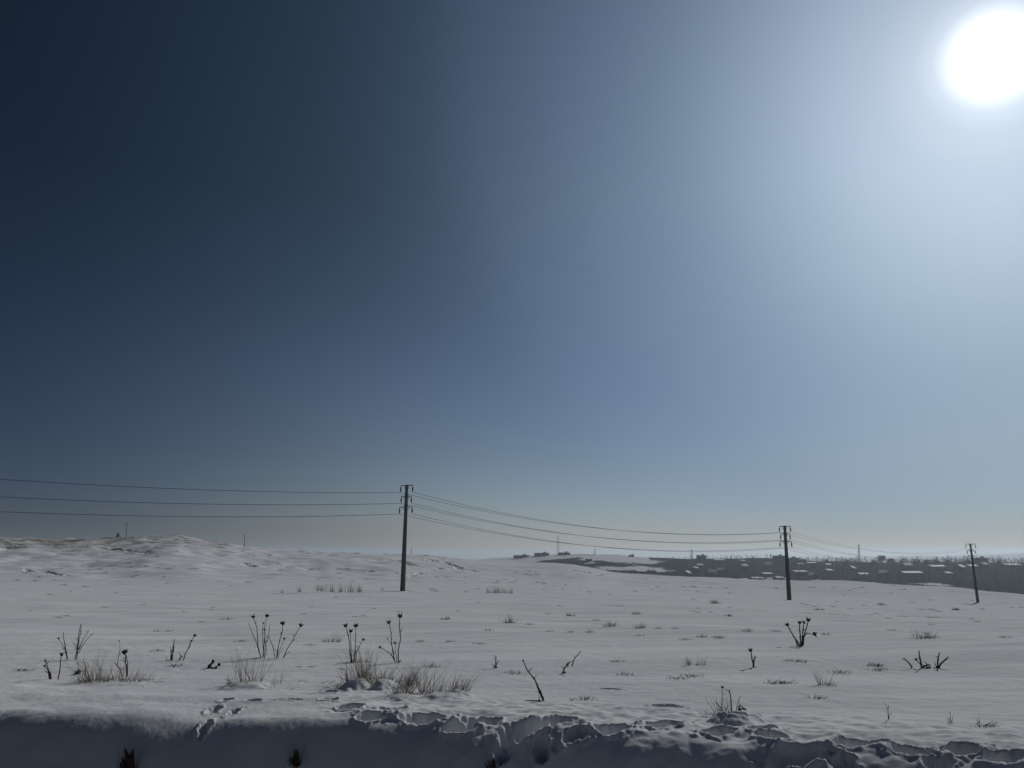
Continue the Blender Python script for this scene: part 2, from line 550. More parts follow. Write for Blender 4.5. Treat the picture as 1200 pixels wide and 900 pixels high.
# ------------------------------------------------------------------ power line
POLES = [(476.8, 568, 471.8, 692.5, 70, 'nearest concrete utility pole, standing alone against open snow and sky'),
         (919.5, 616, 925, 703, 101, 'middle concrete utility pole, in front of the block building on the dark hillside'),
         (1137, 637, 1146, 706, 127, 'farthest concrete utility pole, small and leaning, before the dark wood on the right')]
pole_pts = []
for (tx, ty, bx, by, Y, lab) in POLES:
    b = hit(bx, by, Y - 25, Y + 30)
    pole_pts.append(b)
LINE = [pole_pts[0], pole_pts[1], pole_pts[2]]
ATT = []                       # attachment points: per pole, {(side, level): point}
for i, (tx, ty, bx, by, Y, lab) in enumerate(POLES):
    b = pole_pts[i]
    top = at_depth(tx, ty, b.y)
    H = (top - b).length
    d = (LINE[min(i + 1, 2)] - LINE[max(i - 1, 0)])
    perp = Vector((-d.y, d.x, 0)).normalized()       # points away to the left
    perp = -perp                                     # right-hand / near side
    if i == 0:               # the corner pole carries its arms turned towards the next span
        perp = Vector((.86, -.51, 0))
    rz = math.atan2(perp.y, perp.x)
    root = thing('utility_pole', lab, 'utility pole', b, 'concrete poles of the power line')
    up = (top - b).normalized()
    rot = Matrix((Vector((1, 0, 0)), Vector((0, 1, 0)), Vector((0, 0, 1)))).transposed()
    mb = MB()
    prof = []
    cr, sr = math.cos(rz), math.sin(rz)
    xax = Vector((cr, sr, 0))
    yax = up.cross(xax).normalized()
    xax = yax.cross(up).normalized()
    for t in (-.06, 0, .25, .5, .75, .985, 1.0):
        w = .20 - .085 * max(t, 0)
        if t == 1.0:
            w *= .8
        c = up * (H * t)
        ch = w * .72
        ring = []
        for (a_, c_) in ((w, -ch), (w, ch), (ch, w), (-ch, w), (-w, ch), (-w, -ch), (-ch, -w), (ch, -w)):
            ring.append(c + xax * a_ + yax * c_)
        prof.append(ring)
    mb.quad_strip(prof)
    mb.build('shaft', M['concrete'], root, smooth=False)
    att = {}
    for k, (frac, half) in enumerate(((.992, .76), (.887, .64), (.785, .80))):
        c = up * (H * frac)
        mb = MB()
        mb.tube([c - xax * half, c + xax * half], .045, 4)
        for s in (-1, 1):          # small brace under the arm
            mb.tube([c + xax * (.5 * half * s) - up * .02, c + xax * (.12 * s) - up * .38], .025, 4)
        arm = mb.build('crossarm', M['steel'], root, smooth=False)
        for s in (-1, 1):
            e = c + xax * (half * .97 * s)
            ib = MB()
            ib.lathe(e, -up, [(.02, 0), (.02, .12), (.07, .14), (.035, .2), (.09, .23), (.04, .3), (.10, .33), (.045, .42), (.085, .45), (.03, .56), (.02, .66)], 8)
            ib.build('insulator', M['porcelain'], arm)
            att[(s, k)] = b + e - up * .66
    # fastening straps round the shaft
    for frac in (.90, .80):
        mb = MB()
        c = up * (H * frac)
        w = .20 - .085 * frac + .012
        mb.quad_strip([[c + up * hh + xax * (w * a_) + yax * (w * c_) for (a_, c_) in ((1, -1), (1, 1), (-1, 1), (-1, -1))] for hh in (-.04, .04)])
        mb.build('strap', M['steel'], root, smooth=False)
    ATT.append(att)

LEVEL = ('top', 'middle', 'bottom')


def wire(a, b, sag, label, grp, rad=.016):
    mb = MB()
    n = 36
    pts = [a.lerp(b, t / n) - Vector((0, 0, sag * 4 * (t / n) * (1 - t / n))) for t in range(n + 1)]
    mb.tube([p - a for p in pts], rad, 5)
    return tag(mb.build('power_line_wire', M['wire'], None, a), label, 'wire', grp)


# towards the left: one circuit of three, running to a pole outside the picture
prev = Vector((-50, 45, 0))
for k, (row_end, px_end) in enumerate(((541, -260), (566, -260), (586, -260))):
    a = ATT[0][(-1, k)]
    e = at_depth(px_end, row_end, 52)
    wire(a, e, .62, LEVEL[k] + ' wire of the three running left from the nearest pole', 'wires left of the nearest pole', .02)
for i, nm in ((0, 'from the nearest to the middle pole'), (1, 'from the middle to the farthest pole')):
    for k in range(3):
        for s in (-1, 1):
            wire(ATT[i][(s, k)], ATT[i + 1][(s, k)], (1.62, 1.55)[i] + .06 * s, '%s wire on the %s ends of the crossarms %s' % (LEVEL[k], 'far' if s < 0 else 'near', nm),
                 'wires ' + nm, (.015, .011)[i])
step = LINE[2] - LINE[1]
for k in range(3):
    for s in (-1, 1):
        a = ATT[2][(s, k)]
        wire(a, a + step * 1.0 + Vector((0, 0, -1.2)), 1.5, '%s wire on the %s crossarm ends running right from the farthest pole' % (LEVEL[k], 'far' if s < 0 else 'near'),
             'wires right of the farthest pole', .010)

# ------------------------------------------------------------------ weeds with seed heads (foreground)
PX = 1 / 924.0


def stalk(root, base, tip, Y, r0, head=0.0, knots=0, bend=0.0, via=None):
    r0 *= .80
    """one dead stem drawn between photo pixels on the upright plane at depth Y; returns the stem object"""
    org = root.location
    p0 = at_depth(*base, Y) - org
    p2 = at_depth(*tip, Y) - org
    dy = random.uniform(-.16, .16) * (p2 - p0).length
    p2.y += dy
    mid = [p0.lerp(p2, t) for t in (0, .25, .5, .75, 1)]
    if via:
        q = at_depth(*via, Y) - org
        q.y += dy * .5
        mid = [p0, p0.lerp(q, .5), q, q.lerp(p2, .5), p2]
    for i in (1, 2, 3):
        mid[i] += Vector((random.uniform(-1, 1), random.uniform(-1, 1), 0)) * .035 * (p2 - p0).length
        mid[i].x += bend * math.sin(i / 4 * math.pi)
    mid[0] = mid[0] - Vector((0, 0, .05))
    mb = MB()
    mb.tube(mid, [r0, r0 * .85, r0 * .75, r0 * .65, r0 * .5], 6)
    for k in range(knots):
        t = random.uniform(.15, .85)
        i = min(3, int(t * 4))
        q = mid[i].lerp(mid[i + 1], t * 4 - i)
        a = random.uniform(0, 6.28)
        L = random.uniform(.02, .07)
        mb.blade(q, q + Vector((math.cos(a) * L, math.sin(a) * L * .6, random.uniform(.2, 1.2) * L)), r0 * .7)
    st = mb.build('stem', M['stem'], root)
    if head:
        hb = MB()
        ax = (mid[4] - mid[3]).normalized()
        nv = len(hb.v)
        hb.lathe(mid[4] - ax * head * .35, ax + Vector((0, 0, .4)), [(head * .15, -head * .3), (head * .5, -head * .05), (head * .74, head * .2), (head * .76, head * .42), (head * .5, head * .62), (.004, head * .6)], 9)
        hb.v[nv:] = [tuple(Vector(q) + Vector((random.gauss(0, 1), random.gauss(0, 1), random.gauss(0, 1))) * head * .13) for q in hb.v[nv:]]
        for k in range(16):
            a = 6.283 * k / 16 + random.uniform(-.15, .15)
            u = ax.orthogonal().normalized()
            w = ax.cross(u)
            dr = u * math.cos(a) + w * math.sin(a)
            s = mid[4] + dr * head * .75 + ax * head * .15
            hb.blade(s - dr * head * .2, s + dr * head * random.uniform(.05, .35) + ax * head * random.uniform(.1, .9), head * .10, n=2)
        hb.build('seed_head', M['head'], st)
    return st


def weed(label, base, stems, grp='tall dead weeds in the near field', name='dead_weed', mat=None, litter=True, lens=None):
    p = hit(*base, 5, 60)
    root = thing(name, label, 'dead weed', p, grp)
    for s in stems:
        stalk(root, s[0], s[1], p.y, *s[2:])
    return root


mmr = .0085
# branching clump, upper left
weed('bare twiggy weed with forked stems standing behind the straw tuft on the left', (88, 773),
     [((80, 772), (75, 740), .009, 0, 3), ((79, 765), (69, 748), .006, .02, 1), ((79, 768), (73, 757), .005, 0, 0), ((88, 773), (92, 732), .009, 0, 3), ((90, 772), (98, 731), .008, 0, 4), ((92, 762), (106, 744), .007, .012, 2),
      ((93, 757), (103, 738), .006, 0, 2), ((91, 760), (84, 752), .005, 0, 1), ((88, 773), (74, 774), .007, 0, 1), ((89, 764), (101, 746), .006, 0, 1)])
weed('stubby bent weed with one upright headed stem at the far left of the snow bank', (62, 796),
     [((60, 796), (54, 774), .010, .018, 2), ((60, 792), (57, 785), .016, 0, 1), ((68, 794), (71, 767), .009, .026, 1), ((60, 796), (48, 797), .008, 0, 1), ((60, 790), (53, 780), .008, .02, 0)])
weed('two dead stems leaning apart in a V, on open snow right of the straw tuft', (207, 774),
     [((202, 774), (203.5, 749), .012, 0, 4), ((200, 773), (203, 752), .008, 0, 2), ((214, 773), (229, 744.5), .010, .026, 3), ((216, 768), (224, 751), .006, .022, 1), ((201, 774), (193, 774), .008, 0, 1), ((210, 772), (214, 769), .014, 0, 1), ((201, 772), (201, 757), .009, 0, 2)])
weed('leftmost of the seed headed weeds: many stems spread like a fan', (308, 771),
     [((307, 771), (298, 722.5), .010, .036, 3), ((306, 768), (292, 730), .008, 0, 2), ((308, 770), (311, 722), .010, .034, 3), ((310, 768), (315, 732), .008, 0, 2), ((309, 765), (309, 730), .008, .018, 1),
      ((312, 764), (309, 738), .006, .02, 0), ((324, 770), (332, 730), .011, .040, 4), ((324, 769), (334, 748), .008, .024, 1), ((331, 770), (352, 733), .010, .040, 3), ((322, 766), (315, 745), .008, 0, 2), ((331, 770), (341, 763), .006, 0, 1),
      ((325, 769), (333, 758), .006, 0, 0), ((306, 771), (300, 757), .007, 0, 1), ((322, 771), (312, 773), .008, 0, 0)])
weed('upright seed headed weed with four heads behind the big straw tuft', (413, 777),
     [((413, 777), (404, 733.5), .010, .036, 4), ((414, 775), (417, 733), .010, .038, 3), ((413, 774), (412, 739), .008, .034, 2), ((415, 768), (426, 749.5), .007, .026, 2), ((412, 777), (411, 765), .014, 0, 2), ((412, 776), (395, 777), .007, 0, 1),
      ((416, 772), (421, 757), .006, 0, 2)])
weed('tall two headed weed with a sideways arm, right of the big straw tuft', (466, 777),
     [((464, 776), (455, 729.5), .010, .036, 3), ((467, 776), (468, 722), .011, .040, 3), ((463, 770), (445, 758.5), .009, .024, 2), ((465, 774), (463, 753), .007, .02, 1), ((468, 772), (471, 776), .007, 0, 0), ((462, 762), (453, 746), .006, 0, 2), ((465, 777), (450, 778), .007, 0, 1)])
weed('small branching weed with five dark heads on open snow, below the middle pole', (938, 757),
     [((935, 755), (922, 732), .016, .040, 2), ((939, 756), (938, 729.5), .016, .040, 3), ((940, 755), (942, 729), .014, .030, 2), ((941, 752), (948.5, 726.5), .014, .045, 3), ((942, 742), (955, 743.5), .012, .045, 1), ((938, 757), (931, 747), .018, 0, 2), ((940, 757), (941, 745), .025, 0, 3)],
     )
weed('single leaning bare stem broken off, alone on the snow in the middle', (639, 821),
     [((639.5, 821), (613, 775), .011, .012, 4), ((637, 818), (630, 803), .007, 0, 2), ((638, 820), (632, 808), .006, 0, 1), ((638, 821), (615, 820.5), .009, 0, 2)])
weed('crooked stem snapped over halfway, right of the single leaning stem', (659, 789),
     [((659, 788), (665, 777), .014, 0, 3), ((670, 776), (680, 764), .009, .010, 2), ((665, 777), (671, 775), .008, 0, 0), ((658, 789), (663, 788), .018, 0, 1)])
weed('single short stalk with one dark head, right of the middle of the field', (883, 782),
     [((883, 782), (880, 762), .012, .034, 2), ((883, 777), (885, 770), .010, .016, 1), ((882, 782), (887, 782), .012, 0, 0), ((882, 781), (884, 771), .008, 0, 1)])
weed('low sprawl of broken thick stalks lying apart on the snow, far right', (1085, 783),
     [((1070, 783), (1058, 771), .014, 0, 2), ((1080, 783), (1077, 763), .015, .01, 2), ((1081, 781), (1090, 779), .017, 0, 2), ((1098, 781), (1102, 765), .014, 0, 2), ((1098, 781), (1113, 770), .015, 0, 2), ((1082, 782), (1074, 773), .010, .022, 0),
      ((1090, 784), (1108, 787), .022, 0, 2), ((1100, 781), (1097, 785), .016, 0, 1), ((1084, 782), (1095, 784), .024, 0, 1)])
weed('tiny upright dark sprig between the big straw tuft and the leaning stem', (580, 783),
     [((581, 783), (581, 768), .009, 0, 3), ((580, 783), (577, 778), .010, 0, 1), ((581, 779), (584, 775), .008, .01, 1), ((580, 783), (583, 782), .012, 0, 0)])
weed('two thin grey stalks on bare snow near the right end of the bank', (1041, 843),
     [((1041.5, 843), (1040, 827), .005, .006, 1), ((1041, 842), (1044, 834), .003, 0, 0)])
weed('frail pale sprig standing alone near the lower right', (1114, 847),
     [((1114, 848), (1113, 834), .004, 0, 1), ((1115, 847), (1117, 839), .003, 0, 1), ((1113, 847), (1110, 841), .003, 0, 0)])


# ------------------------------------------------------------------ straw tufts (foreground)
def tuft(label, px, row, wpx, hpx, n, mat='straw', grp='dry grass tufts along the near field', name='grass_tuft', lean=0.0, extra=None, clumps=None, dmin=5):
    """dry grass: blades rooted over wpx of the snow, up to hpx tall in the photo"""
    p = hit(px, row, dmin, 80)
    mpp = p.y * PX
    W, Hh = wpx * mpp, hpx * mpp
    mb = MB()
    for k in range(n):
        if clumps:
            cx, cw, ch = random.choice(clumps)
            x = (cx + random.gauss(0, .35) * cw) * mpp
            hm = ch * mpp
        else:
            x = random.gauss(0, .22) * W
            hm = Hh * (1 - .55 * min(1, abs(x) / (W * .55)))
        yv = random.gauss(0, .16) * min(W, .8)
        L = hm * random.uniform(.3, 1.0) ** 1.15
        out = x / (W * .5 + 1e-6)
        dx = (out * .5 + random.gauss(0, .32) + lean) * L
        dy = random.gauss(0, .35) * L
        z0 = gz(p.x + x, p.y + yv) - p.z - .02
        r = random.uniform(.0013, .0031) * max(1, p.y / 11)
        mb.blade((x, yv, z0), (x + dx, yv + dy, z0 + L), r, (random.gauss(0, .1) * L, random.gauss(0, .1) * L, random.uniform(-.02, .16) * L))
        if random.random() < .22:      # side shoot
            t = random.uniform(.35, .8)
            q = Vector((x, yv, z0)).lerp(Vector((x + dx, yv + dy, z0 + L)), t)
            mb.blade(q, q + Vector((random.gauss(0, .22), random.gauss(0, .2), random.uniform(.1, .3))) * L, r * .7, n=2)
    nb = len(mb.f)
    # snow-dusted thatch at the foot
    tb = mb
    for k in range(max(14, n // 4)):
        x = random.gauss(0, .27) * W
        yv = random.gauss(0, .2) * min(W, .7)
        z0 = gz(p.x + x, p.y + yv) - p.z
        a = random.uniform(0, 6.28)
        L = random.uniform(.25, .6) * min(Hh, W) * .6
        tb.blade((x, yv, z0 - .005), (x + math.cos(a) * L, yv + math.sin(a) * L, z0 + random.uniform(.02, .3) * L), random.uniform(.002, .004) * max(1, p.y / 11), (0, 0, .12 * L))
    o = mb.build(name, M[mat], None, p)
    o.data.materials.append(M['weed'])
    o.data.polygons.foreach_set('material_index', [0] * nb + [1] * (len(mb.f) - nb))
    return tag(o, label, 'grass tuft', grp)


t = tuft('dense golden straw tuft in the far left foreground, on the edge of the bank', 135, 799, 86, 30, 240, clumps=[(-20, 16, 28), (-4, 22, 24), (14, 22, 20), (26, 16, 12), (-28, 6, 36)])
weed('pair of stems with a drooping head rising from the far left straw tuft', (147, 794),
     [((149, 788), (145, 764), .011, .040, 2), ((150, 786), (147, 768), .008, 0, 1), ((143, 787), (135, 776), .008, 0, 1), ((138, 775), (141, 763), .005, 0, 1), ((141, 762), (140, 751), .003, .012, 0)])
weed('round dark dried head lying low beside the far left straw tuft', (91, 790),
     [((94, 792), (91, 788), .008, .042, 0), ((101, 788), (98, 772), .006, .008, 1), ((88, 793), (96, 792), .012, 0, 1)])
tuft('sparse tuft of thin upright grass left of the footprints', 292, 803, 70, 44, 90, clumps=[(-8, 8, 42), (2, 12, 34), (28, 12, 18), (-20, 8, 18), (6, 4, 46)])
tuft('widest straw tuft, tall and bushy above snow hummocks in the centre left', 432, 803, 92, 46, 270, clumps=[(-22, 9, 26), (-6, 13, 38), (6, 10, 30), (20, 10, 22), (38, 13, 30), (-4, 8, 50), (44, 9, 22)])
tuft('low straw fringe at the right foot of the widest straw tuft', 472, 813, 38, 26, 90, clumps=[(-6, 10, 24), (8, 8, 30), (0, 14, 16)])
tuft('few thin upright stalks between the widest straw tuft and the frosted one', 500, 812, 34, 40, 60, clumps=[(-4, 5, 40), (5, 6, 30), (12, 4, 26)])
tuft('leaning frosted straw tuft at the right end of the hummock', 535, 815, 40, 23, 130, lean=.35, clumps=[(-4, 8, 24), (6, 8, 26), (-14, 8, 14)])
tuft('dark twiggy tuft beside the footprints on the right half of the bank', 853, 836, 52, 30, 64, mat='straw', clumps=[(-9, 7, 30), (-2, 5, 22), (14, 5, 12), (-26, 6, 9), (-4, 12, 14)])
weed('thick broken stems poking from the dark twiggy tuft on the bank', (852, 838),
     [((851, 838), (839, 822), .008, 0, 3), ((857, 834), (855, 808), .008, 0, 2), ((846, 825), (846, 805), .004, .014, 2), ((866, 830), (875, 832), .010, 0, 0), ((865, 825), (875, 832), .009, 0, 1), ((862, 831), (868, 815), .004, 0, 2)])
tuft('thin fan of upright grass on open snow in the right foreground', 968, 803, 26, 20, 46, mat='weed', clumps=[(-6, 3, 20), (0, 4, 18), (6, 6, 10), (2, 8, 8)])
tuft('pale straggly tuft in the middle right, spread flat with two upright sprays', 816, 779, 30, 16, 60, mat='weed', clumps=[(-8, 4, 13), (7, 5, 16), (0, 12, 6)])
tuft('low round grass tuft above the sprawl of broken stalks, far right', 1083, 748, 28, 12, 90, mat='weed', clumps=[(-6, 8, 12), (5, 8, 10), (0, 12, 6)])
tuft('flat dark tuft right of the tall two headed weed', 507, 782, 26, 9, 70, mat='weed', clumps=[(0, 8, 9), (-6, 10, 5), (7, 7, 7)])
tuft('low spread tuft between the fan of headed weeds and the four headed weed', 389, 752, 26, 12, 60, mat='weed', clumps=[(-6, 6, 8), (2, 6, 12), (7, 6, 8)])
MID = [(598, 730, 18, 12, 'pointed dark tuft on open snow, straight above the single leaning stem'), (715, 734, 18, 9, 'left of two dark rounded tufts side by side in the mid field'),
       (750, 736, 20, 8, 'right of two dark rounded tufts side by side in the mid field'), (522, 726, 16, 6, 'small low tuft below and right of the nearest pole'), (668, 722, 12, 6, 'small round tuft above the two dark rounded tufts'),
       (876, 740, 18, 7, 'low dark tuft left of the branching weed with five heads'), (822, 747, 20, 7, 'flat tuft with one thin upright stalk, above the pale straggly tuft'), (745, 720, 16, 5, 'thin grey tuft behind the right one of the two rounded tufts'),
       (838, 707, 14, 6, 'trio of tiny upright stalks in front of the dark hillside'), (968, 744, 16, 5, 'small grey tuft right of the branching weed with five heads'), (691, 741, 16, 4, 'flat dark speck of grass left of the two rounded tufts'),
       (854, 722, 12, 4, 'little flat tuft short of the middle pole'), (1032, 707, 12, 4, 'flat dark tuft between the middle and the farthest pole'), (267, 726, 22, 5, 'loose flat tuft above the two stems leaning apart'),
       (960, 715, 14, 4, 'flat grey tuft just right of the foot of the middle pole'), (1120, 715, 12, 4, 'flat dark tuft left of the foot of the farthest pole')]
for (px, row, w, h_, lab) in MID:
    tuft(lab, px, row, w, h_, 50, mat='weed', grp='low weed tufts out in the field', name='weed_tuft')

# rows of reeds
grp = 'upright reed clumps near the nearest pole'
protos = []
for k in range(3):
    mb = MB()
    for j in range(26):
        x, yv = random.gauss(0, .22), random.gauss(0, .18)
        L = random.uniform(.3, 1.0)
        mb.blade((x, yv, -.04), (x + random.gauss(0, .12), yv + random.gauss(0, .1), L), random.uniform(.008, .016), (random.gauss(0, .05), 0, 0), 3)
    protos.append(mb)
rp = [(351, 694, .6), (372, 692, .8), (378, 693, .8), (389, 694, .9), (400, 694, .9), (410, 694, 1), (421, 694, .9), (330, 695, .4), (448, 692, .4)]
rq = [(573, 695, .6), (580, 695, .7), (585, 695, .7), (592, 695, .6), (598, 696, .6)]
src = [None] * 3
for lst, lab in ((rp, 'dry reed clump in the row just left of the nearest pole'), (rq, 'dry reed clump in the short row right of the nearest pole')):
    for i, (px, row, s) in enumerate(lst):
        p = hit(px, row, 30, 130)
        k = i % 3
        if src[k] is None:
            o = src[k] = protos[k].build('reed_clump', M['weed'])
        else:
            o = src[k].copy()
            COL.objects.link(o)
        o.location = p
        o.scale = (s, s, s)
        o.rotation_euler = (0, 0, random.uniform(0, 6.28))
        tag(o, lab, 'reeds', grp + (' on its left' if lst is rp else ' on its right'))

# ------------------------------------------------------------------ small specks of weed and frozen clods over the field
sp_src = []
for k in range(6):
    mb = MB()
    for j in range(34):
        x, yv = random.gauss(0, .30), random.gauss(0, .16)
        L = random.uniform(.06, .26) * (1 - min(.8, abs(x)))
        a = random.gauss(0, .9)
        mb.blade((x, yv, -.03), (x + a * L, yv + random.gauss(0, .5) * L, L), random.uniform(.008, .018), (0, 0, .1 * L), 2)
    sp_src.append(mb.build('weed_sprout', M['weed']))
SPK = [(122, 712, 7), (250, 712, 6), (198, 740, 8), (185, 740, 5), (283, 752, 6), (236, 729, 5), (78, 722, 4), (246, 715, 4), (425, 722, 8), (417, 723, 5), (560, 706, 5), (571, 739, 7), (563, 755, 9), (530, 752, 9), (493, 752, 8),
       (600, 789, 6), (655, 710, 7), (699, 727, 5), (620, 732, 5), (645, 740, 6), (669, 741, 6), (790, 737, 4), (772, 737, 3), (843, 747, 8), (803, 750, 9), (841, 748, 4), (818, 718, 5), (833, 718, 4), (818, 713, 4), (909, 740, 6),
       (1047, 739, 4), (930, 775, 12), (940, 776, 8), (1022, 780, 6), (1030, 785, 8), (911, 801, 4), (919, 801, 4), (954, 819, 9), (1155, 851, 4), (731, 791, 5), (685, 820, 4), (796, 796, 4), (810, 793, 4), (692, 768, 9),
       (206, 781, 8), (185, 764, 3), (186, 763, 3), (940, 708, 6), (945, 709, 6), (956, 711, 8), (976, 711, 7), (1070, 706, 6), (1080, 715, 7), (1091, 715, 9), (1101, 717, 7), (1119, 714, 8), (1150, 714, 8), (1187, 712, 5), (910, 690, 6),
       (953, 689, 8), (978, 689, 7), (1000, 690, 5), (1010, 689, 7), (1060, 691, 8), (1117, 693, 4), (1197, 712, 6), (690, 672, 8), (702, 675, 8), (706, 674, 6), (678, 673, 5), (630, 683, 6), (638, 684, 6), (660, 690, 4), (658, 691, 4),
       (690, 694, 7), (744, 693, 6), (771, 688, 6), (800, 688, 6), (813, 688, 7), (850, 689, 6), (833, 689, 5), (818, 693, 5), (854, 695, 5), (600, 683, 7), (604, 680, 5), (627, 672, 5), (622, 675, 6), (560, 690, 5), (510, 693, 9),
       (507, 691, 8), (545, 694, 6), (476, 692, 6), (398, 672, 7), (430, 679, 5), (196, 684, 7), (192, 676, 6), (222, 677, 3), (232, 677, 3), (172, 664, 8), (153, 665, 7), (133, 667, 6), (116, 667, 6), (104, 668, 6), (80, 675, 8), (100, 688, 9),
       (75, 686, 10), (58, 697, 8), (135, 695, 6), (290, 683, 6), (270, 687, 5), (42, 681, 8), (20, 680, 6), (30, 672, 10), (60, 672, 14), (288, 661, 10), (292, 664, 8), (8, 643, 12), (172, 641, 8), (150, 645, 8), (240, 634, 6), (217, 632, 7),
       (400, 678, 6), (316, 651, 6), (326, 653, 5), (375, 648, 4), (313, 658, 5), (452, 650, 6), (470, 651, 5), (500, 651, 6), (520, 655, 5)]
for _ in range(45):
    SPK.append((random.uniform(5, 420), random.uniform(636, 680), random.uniform(3, 9)))
for _ in range(25):
    SPK.append((random.uniform(400, 780), random.uniform(664, 690), random.uniform(3, 7)))
for _ in range(60):
    SPK.append((random.uniform(5, 1195), random.choice([random.uniform(690, 720), random.uniform(676, 700), random.uniform(700, 790)]), random.uniform(2.5, 6)))
lab_spk = 'tiny dark weed sprout barely poking through the snow field'
for i, (px, row, w) in enumerate(SPK):
    p = hit(px, row, 6, 420)
    if i >= 6 and p.y < 13 and row < 770:      # looked over the ridge into the sky: nothing to stand on
        continue
    o = sp_src[i] if i < 6 else sp_src[i % 6].copy()
    if i >= 6:
        COL.objects.link(o)
    s = max(.25, w * 1.28 * p.y * PX / 1.1)
    o.location = p
    o.scale = (s, s, s * (.85 if p.y > 60 else .8))
    o.rotation_euler = (0, 0, random.uniform(-.4, .4) + random.choice((0, math.pi)))
    tag(o, lab_spk, 'weed sprout', 'tiny weed sprouts scattered over the snow field')


# frosted snow clods by the two-stem weed and on the right
def clod(label, px, row, wpx, hpx, parts):
    p = hit(px, row, 5, 60)
    mpp = p.y * PX
    mb = MB()
    for (dx, r, hh) in parts:
        rings = []
        n = 9
        for k in range(6):
            ph = k / 5
            rr = math.cos(ph * 1.5) * r * mpp
            rings.append([Vector((dx * mpp + math.cos(6.283 * j / n) * rr * random.uniform(.8, 1.15), math.sin(6.283 * j / n) * rr * random.uniform(.7, 1.1), ph * hh * mpp * random.uniform(.92, 1.06) - .02)) for j in range(n)])
        mb.quad_strip(rings)
    return mb, p


mb, p = clod('', 249, 783, 18, 9, [(-3, 4, 5), (4, 3, 4), (0, 5, 3)])
root = thing('frozen_clod', 'dark frozen clod with a curled leaf, right of the two stems leaning apart', 'frozen clod', p)
mb.build('lump', M['weed'], root)
lb = MB()
mpp = p.y * PX
lb.tube([Vector((-5 * mpp, 0, .02)), Vector((-1 * mpp, .01, 5 * mpp)), Vector((0, 0, 8 * mpp)), Vector((2 * mpp, -.02, 6 * mpp))], [.016, .014, .018, .006], 6)
lb.lathe(Vector((7 * mpp, 0, 2 * mpp)), (0, 0, 1), [(.012, 0), (.022, .01), (.018, .03), (.006, .045)], 7)
lb.build('curled_leaf', M['leaf'], root)


# withered leaves at the bottom edge, on the shaded face of the bank
def dead_leaves(label, px, row, wpx, hpx, n):
    p = hit(px, row, 3.2, 7, True)
    p.z = gz(p.x, p.y)
    root = thing('withered_plant', label, 'withered plant', p)
    mpp = p.y * PX
    mb = MB()
    for k in range(n):
        x = random.uniform(-.5, .5) * wpx * mpp
        L = hpx * mpp * random.uniform(.55, 1.05) * (1 - abs(x) / (wpx * mpp))
        tip = Vector((x + random.uniform(-.25, .25) * L, random.uniform(-.2, .2) * L, L))
        w = random.uniform(.10, .2) * L
        b0 = Vector((x * .5, random.uniform(-.02, .02), -.03))
        side = Vector((random.uniform(.6, 1), random.uniform(-.6, .6), 0)).normalized()
        rings = []
        for t, ww in ((0, .5), (.3, 1), (.6, .9), (.85, .5), (1, .08)):
            c = b0.lerp(tip, t) + Vector((0, .15 * L * math.sin(t * 3), 0))
            nrm = side.cross(Vector((0, 0, 1)))
            rings.append([c + side * w * ww, c + nrm * w * ww * .35, c - side * w * ww, c - nrm * w * ww * .2])
        mb.quad_strip(rings)
    mb.build('leaf_cluster', M['leaf'], root)
    sb = MB()
    for k in range(16):
        x = random.uniform(-.45, .45) * wpx * mpp
        sb.blade((x, 0, -.02), (x * 1.6 + random.gauss(0, .03), random.gauss(0, .03), hpx * mpp * random.uniform(.4, 1.15)), random.uniform(.0015, .0035))
    sb.build('stem', M['stem'], root)


dead_leaves('pointed dark withered plant in the shaded bank at the lower left corner', 151, 904, 20, 27, 12)
dead_leaves('narrow dark withered plant in the shaded bank under the widest straw tuft', 346, 899, 13, 24, 9)
dead_leaves('dark withered plant just showing at the bottom edge, centre of the bank', 578, 903, 18, 14, 8)


# ------------------------------------------------------------------ far hillside: houses, blocks, masts, trees, wood
def far(px, row, dmin=430):
    return hit(px, row, dmin, 1400)


def house(px, row, wpx, wall, label, rz=0.0, depth=11.0, hwall=2.4, pitch=.2):
    p = far(px, row + 2.2)
    w = max(5, wpx * p.y / 945)
    root = thing('house', label, 'house', p + Vector((0, 0, -.4)), 'snow roofed houses on the dark hillside', rz)
    mb = MB()
    mb.box((0, 0, hwall / 2), (w * .92, depth * .9, hwall))
    # gable triangles belong to the wall
    o = len(mb.v)
    rh = depth * .5 * pitch
    for sx in (-.46, .46):
        mb.v += [(sx * w, -depth * .45, hwall), (sx * w, depth * .45, hwall), (sx * w, 0, hwall + rh * .9)]
    mb.f += [(o, o + 1, o + 2), (o + 3, o + 5, o + 4)]
    mb.build('wall', wall, root, smooth=False)
    rb = MB()
    th = .45
    pr = [(-depth * .56, hwall - .15), (0, hwall + rh), (depth * .56, hwall - .15), (depth * .56, hwall - .15 + th), (0, hwall + rh + th), (-depth * .56, hwall - .15 + th)]
    rb.quad_strip([[Vector((sx * w, a, b)) for a, b in pr] for sx in (-.5, .5)])
    roof = rb.build('roof', M['snowcap'], root, smooth=False)
    cb = MB()
    cb.box((w * .22, depth * .12, hwall + rh + .6), (.7, .7, 1.3))
    cb.build('chimney', M['brick'], roof, smooth=False)
    return root


